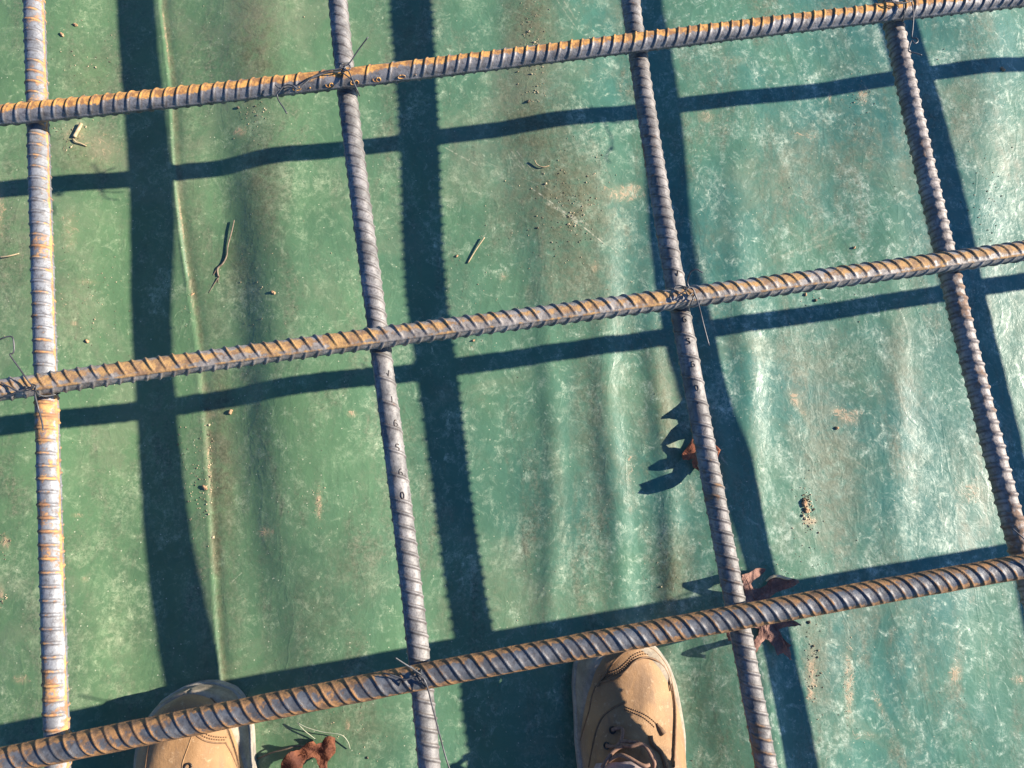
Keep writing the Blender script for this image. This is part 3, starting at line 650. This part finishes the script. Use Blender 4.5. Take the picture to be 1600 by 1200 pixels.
def leaf(outline, zf, mat, label, stem=None, veins=None, smooth_n=3, thick=.0003, crumple=1.0, curl=None):
    ol = outline
    jr = np.random.RandomState(int(outline[0][0])); ol = []
    for i, q in enumerate(outline):
        q2 = outline[(i + 1) % len(outline)]; L_ = math.hypot(q2[0] - q[0], q2[1] - q[1]); n_ = max(1, int(L_ / 3.5))
        for k in range(n_):
            t_ = k / n_; ol.append((q[0] + (q2[0] - q[0]) * t_ + (jr.uniform(-.7, .7) if k else 0), q[1] + (q2[1] - q[1]) * t_ + (jr.uniform(-.7, .7) if k else 0)))
    zf0 = zf
    zf = lambda a, b: zf0(a, b) + crumple * (.0013 * math.sin(a * .21 + 1.3 * math.sin(b * .13)) + .001 * math.sin(b * .26 + a * .12) + .0003 * math.sin(a * .9 - b * .6))
    V2, F = poly_fill(ol)
    V = [P(a, b, zf(a, b)) for a, b in V2]
    c = np.array(V).mean(0)
    # faces up
    nrm = np.cross(np.array(V[F[0][1]]) - V[F[0][0]], np.array(V[F[0][2]]) - V[F[0][0]])
    if nrm[2] < 0: F = [f[::-1] for f in F]
    root = mesh('oak_leaf', [v - c for v in V], F, mat); root.location = c
    md = root.modifiers.new('thickness', 'SOLIDIFY'); md.thickness = thick; md.offset = 0
    tag(root, label, 'leaf', 'fallen oak leaves')
    if veins or stem:
        if veins:
            mb = MB()
            for L in veins: mb.tube(catmull([P(a, b, zf(a, b) + .0003) - c for a, b in L], 5), .00042, 6)
            mb.build('leaf_vein', mat, root)
        if stem:
            mb = MB(); mb.tube(catmull([P(*q) - c for q in stem], 6), .0007, 6); mb.build('leaf_stem', mat, root)
    if curl:
        pc = catmull([P(a, b, zf(a, b) + .0012) - c for a, b in curl], 6)
        MB().tube(pc, np.interp(np.linspace(0, 1, len(pc)), [0, .3, .7, 1], [.0006, .0014, .0018, .0005]), 8).build('curled_edge', simple('cream_leaf_edge', (.62, .50, .30), (.45, .33, .18), 200), root)
    return root
LR = leaf_material("leaf_red_brown", (.075, .026, .016), (.17, .062, .030), (.40, .2, .13))
LK = leaf_material('leaf_pink_brown', (.16, .085, .065), (.27, .15, .11), (.42, .28, .19))
LO = leaf_material("leaf_orange", (.20, .06, .03), (.32, .13, .07), (.60, .34, .20))
def bil(pts):
    A = np.array(pts, float)
    def f(x, y):
        w_ = 1 / (((A[:, 0] - x) / 14) ** 2 + ((A[:, 1] - y) / 14) ** 2 + .4); return float((w_ * A[:, 2]).sum() / w_.sum())
    return f
z0 = .010
leaf([(1158,898),(1166,896),(1174,893),(1181,888),(1191,888),(1197,889),(1193,895),(1186,901),(1178,906),(1173,912),(1177,920),(1188,919),(1197,914),(1202,905),(1208,901),(1218,903),(1234,904),(1247,905),(1249,910),(1240,916),(1226,921),(1212,926),
      (1203,934),(1202,946),(1205,960),(1214,967),(1226,965),(1240,969),(1252,976),(1242,979),(1230,979),(1222,981),(1217,984),(1221,992),(1228,1002),(1237,1008),(1233,1012),(1236,1022),(1237,1032),(1229,1025),(1224,1020),(1215,1024),(1209,1010),(1201,1001),(1196,998),
      (1190,1004),(1184,1016),(1181,1021),(1176,1012),(1178,1000),(1185,992),(1186,982),(1177,980),(1168,984),(1158,993),(1146,1000),(1138,1001),(1135,990),(1136,975),(1142,964),(1152,956),(1160,948),(1164,938),(1163,924),(1160,912)],
     bil([(1180,940,.016),(1165,905,.034),(1192,890,.020),(1185,918,.016),(1245,907,.026),(1222,904,.028),(1222,915,.016),(1250,977,.026),(1205,970,.014),(1232,1025,.022),(1215,1005,.012),(1183,1010,.030),(1190,985,.018),(1140,990,.030),(1150,970,.022),(1200,930,.012)]),
     LK, "large red-brown oak leaf under the crossing right of the lit boot",
     curl=[(1197,908),(1205,902),(1216,900),(1230,904),(1248,906)], veins=[[(1150,980),(1165,950),(1180,938),(1200,922),(1240,909)], [(1180,938),(1170,912),(1163,900)], [(1170,945),(1200,965),(1215,985),(1230,1015)], [(1198,962),(1225,970),(1248,976)]])
# small leaf standing under the third long bar; its outline is found from where the sun lays it on the sheet
def standing_leaf():
    B = BARS['V3']
    sh = [(1068,622),(1060,632),(1050,640),(1034,651),(1032,655),(1046,654),(1058,656),(1060,662),(1048,672),(1040,684),(1032,696),(1044,695),(1060,688),(1070,686),(1066,696),(1058,708),(1052,714),(1032,718),(1012,730),(1013,735),(1030,736),(1052,732),(1050,738),(1030,745),(998,757),(1002,763),(996,771),(1012,773),(1034,768),(1052,762),(1064,754),(1074,742),(1080,728),(1088,712),(1094,690),(1090,660),(1084,640)]
    V2, F = poly_fill(sh)
    n = B.b.copy();
    if n[0] < 0: n = -n
    V = []
    anchor = P(1101, 705, .012)
    for a_, b_ in V2:
        g = G(a_, b_)
        # surface: leans from anchor line; x grows a little with height
        L = -SUNV / SUNV[2] * -1      # towards the sun per metre of height
        L = -SUNV / abs(SUNV[2])
        z = ((anchor - g) @ n) / (L @ n - .10)
        z = max(.0015, min(.062, float(z)))
        q = g + L * z; q[2] = g[2] + z
        V.append(q)
    c = np.array(V).mean(0)
    o = mesh('oak_leaf', [v - c for v in V], F, LO); o.location = c
    md = o.modifiers.new('thickness', 'SOLIDIFY'); md.thickness = .0003; md.offset = 0
    tag(o, "small orange oak leaf standing on edge under the stamped grey-brown bar", 'leaf', 'fallen oak leaves')
    # the folded lobe that peeks out on both sides of the bar
    f = bil([(1070,712,.008),(1085,700,.016),(1088,690,.018),(1090,735,.006),(1126,702,.020),(1105,715,.008)])
    ol = [(1082,682),(1090,690),(1100,690),(1112,692),(1120,697),(1126,703),(1123,710),(1120,722),(1112,728),(1100,738),(1092,736),(1083,730),(1081,722),(1084,716),(1076,719),(1067,718),(1065,711),(1071,702),(1078,692)]
    V2, F = poly_fill(ol); V = [P(a_, b_, f(a_, b_)) for a_, b_ in V2]
    nr = np.cross(np.array(V[F[0][1]]) - V[F[0][0]], np.array(V[F[0][2]]) - V[F[0][0]])
    if nr[2] < 0: F = [q[::-1] for q in F]
    k = mesh('leaf_lobe', [np.array(v) - c for v in V], F, LO, o)
    md = k.modifiers.new('thickness', 'SOLIDIFY'); md.thickness = .0003; md.offset = 0
standing_leaf()
leaf([(437,1205),(440,1190),(447,1180),(455,1174),(468,1172),(474,1166),(482,1160),(490,1158),(494,1163),(503,1160),(508,1152),(516,1150),(524,1153),(524,1165),(524,1176),(518,1183),(512,1190),(511,1206),(500,1206),(497,1195),(493,1185),(486,1183),(478,1187),(473,1196),(472,1206)],
     bil([(440,1200,.012),(447,1184,.034),(458,1180,.030),(470,1178,.008),(484,1160,.034),(493,1164,.030),(488,1175,.008),(503,1160,.006),(510,1153,.030),(523,1158,.014),(512,1172,.026),(520,1180,.008),(505,1195,.020),(500,1185,.006),(475,1190,.022)]),
     LR, "curled dark red leaf at the bottom edge between the boots", crumple=.8,
     veins=[[(455,1200),(465,1182),(490,1175),(515,1160)]])
thing_tube('leaf_stalk', "thin brown stalk left of the curled red leaf", 'leaf stalk', [(402,1186,.004),(425,1176,.008),(448,1170,.012),(462,1166,.012),(476,1166,.012)], .0008, TW)

# ---------------------------------------------------------------- the person's boots
def leather():
    m = NT("tan_nubuck"); p = m.objco(); n = m.noise(p, 22, 4, .6); n2 = m.noise(p, 160, 5, .7); n3 = m.noise(m.mapping(p, (1, .35, 1)), 60, 4, .6, .5)
    col = m.mix(m.ramp(n, .3, .7), (.225, .120, .045), (.32, .185, .080))
    col = m.mix(m.math('MULTIPLY', m.ramp(n3, .46, .66), .55), col, (.16, .095, .05))
    col = m.mix(m.math('MULTIPLY', m.ramp(n2, .56, .72), .35), col, (.62, .46, .28))
    return m.out(Base_Color=col, Roughness=.72, Normal=m.bump(m.math('ADD', n2, m.math('MULTIPLY', n3, .9)), .6, .0012), Sheen_Weight=.15)
def rubber(name, c1, c2):
    m = NT(name); p = m.objco(); n = m.noise(p, 55, 6, .7); n2 = m.noise(p, 300, 3, .7)
    col = m.mix(m.ramp(n, .35, .65), c1, c2); col = m.mix(m.math('MULTIPLY', m.ramp(n2, .5, .7), .4), col, (.10, .09, .075))
    return m.out(Base_Color=col, Roughness=.8, Normal=m.bump(m.math('ADD', n, n2), .5, .0008))
LEA = leather(); RUB = rubber("dusty_toe_rubber", (.19, .155, .11), (.31, .26, .19)); SOL = rubber("dusty_sole", (.20, .18, .15), (.34, .30, .24))
THR = simple("dark_seam_thread", (.20, .11, .05), (.12, .065, .03), 300); THL = simple("pale_thread", (.52, .38, .20), (.40, .28, .15), 300)  # dark brown for seams, stitches and flap edges; pale thread for contrast
LAC = simple("brown_lace", (.17, .095, .06), (.26, .15, .10), 400, .8); EYE = simple("dark_eyelet", (.06, .05, .045), (.03, .03, .03), 200, .4, Metallic=.6)
CUF = simple("tongue_lining", (.42, .33, .29), (.30, .23, .20), 250, .9); TRO = simple("dark_work_cloth", (.045, .05, .06), (.03, .033, .04), 300, .9)
DW = np.array([[0, 0], [.0015, .012], [.004, .0195], [.009, .0315], [.017, .0400], [.030, .0470], [.050, .0515], [.075, .053], [.105, .0545], [.135, .052], [.165, .047], [.20, .0415], [.235, .0385], [.262, .036], [.280, .029], [.290, .018], [.295, 0]])
DH = np.array([[0, .022], [.0015, .033], [.004, .038], [.009, .042], [.017, .045], [.030, .0470], [.050, .0485], [.070, .0510], [.085, .0555], [.10, .064], [.12, .0755], [.14, .088], [.165, .104], [.19, .124], [.22, .145], [.295, .150]])
def wfun(d): return np.interp(d, DW[:, 0], DW[:, 1])
def hfun(d): return np.interp(d, DH[:, 0], DH[:, 1])
def sm(fn, d, e=.004):
    return sum(fn(np.clip(d + k * e * np.minimum(1, d / .03), 0, .295)) for k in (-1, -.5, 0, .5, 1)) / 5
def build_boot(toe, ang, mirror, side_label, hs=1.0):
    """toe: world point of the toe tip on the sheet; ang: heading; mirror=+1 right foot, -1 left"""
    root_m = Matrix.Translation(Vector((toe[0], toe[1], toe[2]))) @ Matrix.Rotation(ang, 4, 'Z')
    def curve(d): return mirror * (-.010 * (1 - np.clip(d / .10, 0, 1)) ** 1.6)   # toe leans inward
    def surf(d, al, off=0.0):
        """d from toe, al 0..pi from left side over the top to the right"""
        d = np.asarray(d, float); al = np.asarray(al, float)
        W = sm(wfun, d); H = sm(hfun, d) * hs; pw = 2 / 2.35
        c, s_ = np.cos(al), np.sin(al)
        x = -np.sign(c) * np.abs(c) ** pw * (W + off); z = np.abs(s_) ** pw * (H + off)
        ridge = np.clip((d - .085) / .05, 0, 1)
        z = z + ridge * .004 * np.exp(-(x / .018) ** 2)
        # creases where the toes bend
        cr = .0019 * np.exp(-((d - .098 - .12 * np.abs(x)) / .0035) ** 2) + .0017 * np.exp(-((d - .112 + .10 * x * mirror) / .004) ** 2) + .0008 * np.exp(-((d - .087 - .3 * x * mirror) / .003) ** 2)
        z = z - cr * np.clip(s_, 0, 1) ** 2 + .0006 * np.sin(x * 160 + d * 90) * np.clip(s_, 0, 1)
        return np.stack([x + curve(d), -d + off * 0, z + .010], -1)
    dd = np.concatenate([np.linspace(0, 1, 26) ** 2 * .03, np.linspace(.032, .295, 110)])
    al = np.linspace(0, math.pi, 65)
    DD, AA = np.meshgrid(dd, al, indexing='ij')
    upper = grid_mesh('boot', surf(DD, AA), mat=LEA)
    upper.matrix_world = root_m; upper['label'] = side_label
    # ankle shaft
    sh = []
    for k, zz in enumerate(np.linspace(.09, .175, 12)):
        t_ = k / 11; sh.append([(curve(.2) + (.041 + .003 * t_) * math.cos(a_), -.232 + .004 * t_ + (.058 - .004 * t_) * math.sin(a_), zz) for a_ in np.linspace(0, 2 * math.pi, 40, endpoint=False)])
    grid_mesh('boot_shaft', np.array(sh), closed_v=True, mat=LEA, parent=upper)
    # toe rand
    def zr(d): return np.interp(d, [0, .02, .045, .075, .10, .13, .30], [.0385, .0385, .033, .021, .011, .006, .004])
    rows = []
    dr = np.concatenate([np.linspace(0, 1, 26) ** 2 * .03, np.linspace(.032, .29, 80)])
    Hs = sm(hfun, dr) * hs; ar = np.arcsin(np.clip(zr(dr) / Hs, 0, 1) ** (2.35 / 2))
    offp = .0026
    for sd_ in (0, 1):
        co = []
        for j, d in enumerate(dr):
            v = np.linspace(0, 1, 9); a_ = v * ar[j]
            tp = offp * np.clip((1 - v) * 6, 0, 1) ** .5
            aa = a_ if sd_ == 0 else math.pi - a_
            row = np.array([surf(d, q, o_) for q, o_ in zip(aa, tp)])
            if d < .02: row[:, 1] += offp * (1 - d / .02) * (tp / offp)
            co.append(row)
        rows.append(np.array(co))
    allr = np.concatenate([rows[0][::-1], rows[1][1:]], 0)
    grid_mesh('toe_rand', allr, mat=RUB, parent=upper)
    # sole
    do = np.concatenate([np.linspace(0, 1, 26) ** 2 * .03, np.linspace(.034, .295, 60)])
    Wo = sm(wfun, do)
    L_ = [(-w_ - .0042 + float(curve(d)), -d) for d, w_ in zip(do, Wo)]; R_ = [(w_ + .0042 + float(curve(d)), -d) for d, w_ in zip(do, Wo)]
    outl = np.array(L_[::-1] + R_)
    outl[:, 1] += np.where(-outl[:, 1] < .02, .0042 * (1 - (-outl[:, 1]) / .02), 0)
    prof = [(-.004, -.001), (-.001, .001), (0, .004), (0, .009), (-.0012, .010), (0, .011), (0, .0165), (-.0015, .0185), (-.007, .0188)]
    cen = np.array([curve(.1), -.14])
    lay = []
    for o_, zz in prof:
        dv = outl - cen; ln = np.linalg.norm(dv, axis=1)[:, None]; q = outl + dv / ln * o_
        lay.append(np.concatenate([q, np.full((len(q), 1), zz)], 1))
    grid_mesh('sole', np.array(lay), closed_v=True, mat=SOL, parent=upper)
    return upper, root_m, surf

person = empty('person')
RT = G(972, 990); LT = G(304, 1071)
bR, mR, sR = build_boot(RT, rad(1.5), 1, "tan right boot with brown laces, lit from the right")
bL, mL, sL = build_boot(LT, rad(8.5), -1, "tan left boot striped by the bar's shadow", 1.28)
person.location = ((RT[0] + LT[0]) / 2, RT[1] - .2, 0)
bpy.context.view_layer.update()
tag(person, "person standing in tan lace-up work boots on the green sheet, toes under the nearest bar", 'person')
for b_ in (bR, bL):
    mw = b_.matrix_world.copy(); b_.parent = person; b_.matrix_parent_inverse = Matrix.Translation(-person.location)
bpy.context.view_layer.update()

class Dress:
    """things sewn or lying on a boot's surface, found by looking straight at it"""
    def __init__(s, boot, m):
        s.boot = boot; me = boot.data; s.m = m; s.inv = m.inverted()
        s.bvh = BVHTree.FromPolygons([m @ v.co for v in me.vertices], [tuple(p.vertices) for p in me.polygons])
        s.o = Vector((0, 0, CAMZ))
    def hit(s, px, py, off=.0):
        d = (Vector(P(px, py, 0)) - s.o).normalized(); h = s.bvh.ray_cast(s.o, d)
        if h[0] is None: return None
        n = h[1] if h[1].dot(d) < 0 else -h[1]
        return s.inv @ (h[0] + n * off)
    def path(s, L, off=.0003, step=2.0):
        pts = catmull([np.array([a, b, 0.]) for a, b in L], 10); out = []
        for q in pts:
            h = s.hit(q[0], q[1], off)
            if h is not None: out.append(np.array(h))
        return np.array(out)
    def seam(s, L, r=.0007, mat=THR, off=.0, name='seam'):
        p_ = s.path(L, off)
        if len(p_) > 2: MB().tube(p_, r, 6).build(name, mat, s.boot)
    def stitches(s, L, mat=THL, r=.0005, off=.0004, gap=4.2, name='stitching', shift=(0, 0)):
        pts = catmull([np.array([a + shift[0], b + shift[1], 0.]) for a, b in L], 16); acc = 0; mb = MB(); last = pts[0]
        seg = np.linalg.norm(np.diff(pts, axis=0), axis=1); cum = np.concatenate([[0], np.cumsum(seg)])
        t = 0
        while t + gap * .55 < cum[-1]:
            q = [np.array([np.interp(t + k * gap * .55, cum, pts[:, 0]), np.interp(t + k * gap * .55, cum, pts[:, 1])]) for k in (0, .5, 1)]
            hs = [s.hit(*k, off) for k in q]
            if all(h is not None for h in hs): mb.tube([np.array(h) for h in hs], r, 5)
            t += gap
        if mb.v: mb.build(name, mat, s.boot)
D = Dress(bR, mR)
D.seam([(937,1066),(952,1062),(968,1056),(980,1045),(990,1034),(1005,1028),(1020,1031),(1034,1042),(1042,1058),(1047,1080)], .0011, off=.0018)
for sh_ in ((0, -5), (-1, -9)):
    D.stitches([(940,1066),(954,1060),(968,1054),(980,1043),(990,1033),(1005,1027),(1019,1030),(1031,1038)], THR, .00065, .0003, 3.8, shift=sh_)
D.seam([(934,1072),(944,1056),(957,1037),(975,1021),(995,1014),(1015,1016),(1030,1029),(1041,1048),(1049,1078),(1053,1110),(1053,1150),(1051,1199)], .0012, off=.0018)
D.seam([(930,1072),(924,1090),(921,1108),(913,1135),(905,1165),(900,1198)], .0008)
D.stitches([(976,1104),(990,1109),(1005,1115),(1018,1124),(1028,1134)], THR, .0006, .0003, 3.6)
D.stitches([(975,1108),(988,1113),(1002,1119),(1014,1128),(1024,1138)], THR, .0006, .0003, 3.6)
mb = MB()
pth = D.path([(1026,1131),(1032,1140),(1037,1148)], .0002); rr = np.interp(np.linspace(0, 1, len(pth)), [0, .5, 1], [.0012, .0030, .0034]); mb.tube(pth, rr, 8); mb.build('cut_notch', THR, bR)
def eyelet(D_, px, py):
    h = D_.hit(px, py, .0006); h2 = D_.hit(px + 2, py, .0006); h3 = D_.hit(px, py + 2, .0006)
    a_ = (h2 - h).normalized(); n_ = a_.cross(h3 - h).normalized(); b_ = n_.cross(a_); mb = MB()
    mb.tube([np.array(h + (a_ * math.cos(t) + b_ * math.sin(t)) * .0028) for t in np.linspace(0, 2 * math.pi, 17)], .0009, 6)
    mb.build('eyelet', EYE, D_.boot)
for q in ((957,1141),(948,1165)): eyelet(D, *q)
def lace(D_, L, r=.0019):
    pts = [D_.hit(a_, b_, o_) for a_, b_, o_ in L]
    pts = [np.array(p_) for p_ in pts if p_ is not None]
    if len(pts) > 1: MB().tube(catmull(pts, 8), r, 8).build('lace', LAC, D_.boot)
lace(D, [(957,1141,.001),(964,1139,.003),(972,1141,.004),(973,1152,.005),(969,1162,.005),(962,1166,.004),(948,1165,.001)])
lace(D, [(969,1160,.005),(985,1162,.007),(1000,1168,.009),(1012,1180,.009),(1022,1198,.008)])
lace(D, [(969,1163,.004),(985,1166,.010),(1003,1175,.012),(1016,1192,.010),(1020,1204,.006)])
lace(D, [(978,1165,.006),(966,1176,.007),(955,1186,.008),(948,1200,.008)])
lace(D, [(952,1190,.004),(975,1186,.010),(1000,1196,.012),(1012,1204,.010)])
# flap edge and tongue
def flap(D_, L, r, mat, off, name): 
    p_ = D_.path(L, off)
    if len(p_) > 2: MB().tube(p_, r, 8).build(name, mat, D_.boot)
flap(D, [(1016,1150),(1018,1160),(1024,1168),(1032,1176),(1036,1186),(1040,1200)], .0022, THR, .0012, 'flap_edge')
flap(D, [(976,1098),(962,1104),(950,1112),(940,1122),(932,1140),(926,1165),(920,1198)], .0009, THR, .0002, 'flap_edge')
def tongue(D_, quad, mat):
    (x0, y0), (x1, y1), (x2, y2), (x3, y3) = quad; co = []
    for i in range(9):
        row = []
        for j in range(13):
            u, v = i / 8, j / 12; a_ = (x0 * (1 - u) + x3 * u) * (1 - v) + (x1 * (1 - u) + x2 * u) * v; b_ = (y0 * (1 - u) + y3 * u) * (1 - v) + (y1 * (1 - u) + y2 * u) * v
            h = D_.hit(a_, b_, .0022 + .006 * u * math.sin(math.pi * v)); row.append(np.array(h))
        co.append(row)
    grid_mesh('tongue', np.array(co), mat=mat, parent=D_.boot)
try: tongue(D, [(934,1192),(998,1190),(1010,1212),(926,1212)], CUF)
except Exception as e: print('tongue', e)
D = Dress(bL, mL)
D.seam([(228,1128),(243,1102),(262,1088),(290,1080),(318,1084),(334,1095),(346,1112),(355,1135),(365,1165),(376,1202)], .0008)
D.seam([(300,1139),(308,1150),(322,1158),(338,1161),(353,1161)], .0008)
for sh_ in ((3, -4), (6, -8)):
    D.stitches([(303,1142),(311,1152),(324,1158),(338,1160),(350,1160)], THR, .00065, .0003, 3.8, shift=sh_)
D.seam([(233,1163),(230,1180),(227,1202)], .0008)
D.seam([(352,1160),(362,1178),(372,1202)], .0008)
D.seam([(300,1150),(293,1170),(286,1190),(284,1205)], .0006, LEA)
eyelet(D, 294, 1198)

# trousers: one continuous skin from both ankles to the waist
def trousers():
    A = lambda b_, x, y, z: b_ @ Vector((x, y, z))
    aR, aL = A(mR, 0, -.235, .15), A(mL, 0, -.235, .15)
    hip = Vector(((aR.x + aL.x) / 2, aR.y - .16, .92))
    V = [hip, hip + Vector((.12, 0, -.06)), Vector((aR.x - .02, aR.y - .06, .52)), Vector((aR.x, aR.y, .17)), hip + Vector((-.12, 0, -.06)), Vector((aL.x + .02, aL.y - .06, .52)), Vector((aL.x, aL.y, .17)), hip + Vector((0, -.02, .14))]
    me = bpy.data.meshes.new('trousers'); me.from_pydata([v - person.location for v in V], [(0, 1), (1, 2), (2, 3), (0, 4), (4, 5), (5, 6), (0, 7)], [])
    o = link('trousers', me, TRO, person)
    md = o.modifiers.new('skin', 'SKIN'); sk = me.skin_vertices[0].data
    for i, r_ in enumerate([(.15, .12), (.10, .10), (.075, .075), (.062, .066), (.10, .10), (.075, .075), (.062, .066), (.16, .12)]): sk[i].radius = r_
    sk[0].use_root = True
    s2 = o.modifiers.new('smooth', 'SUBSURF'); s2.levels = 2; s2.render_levels = 2
trousers()
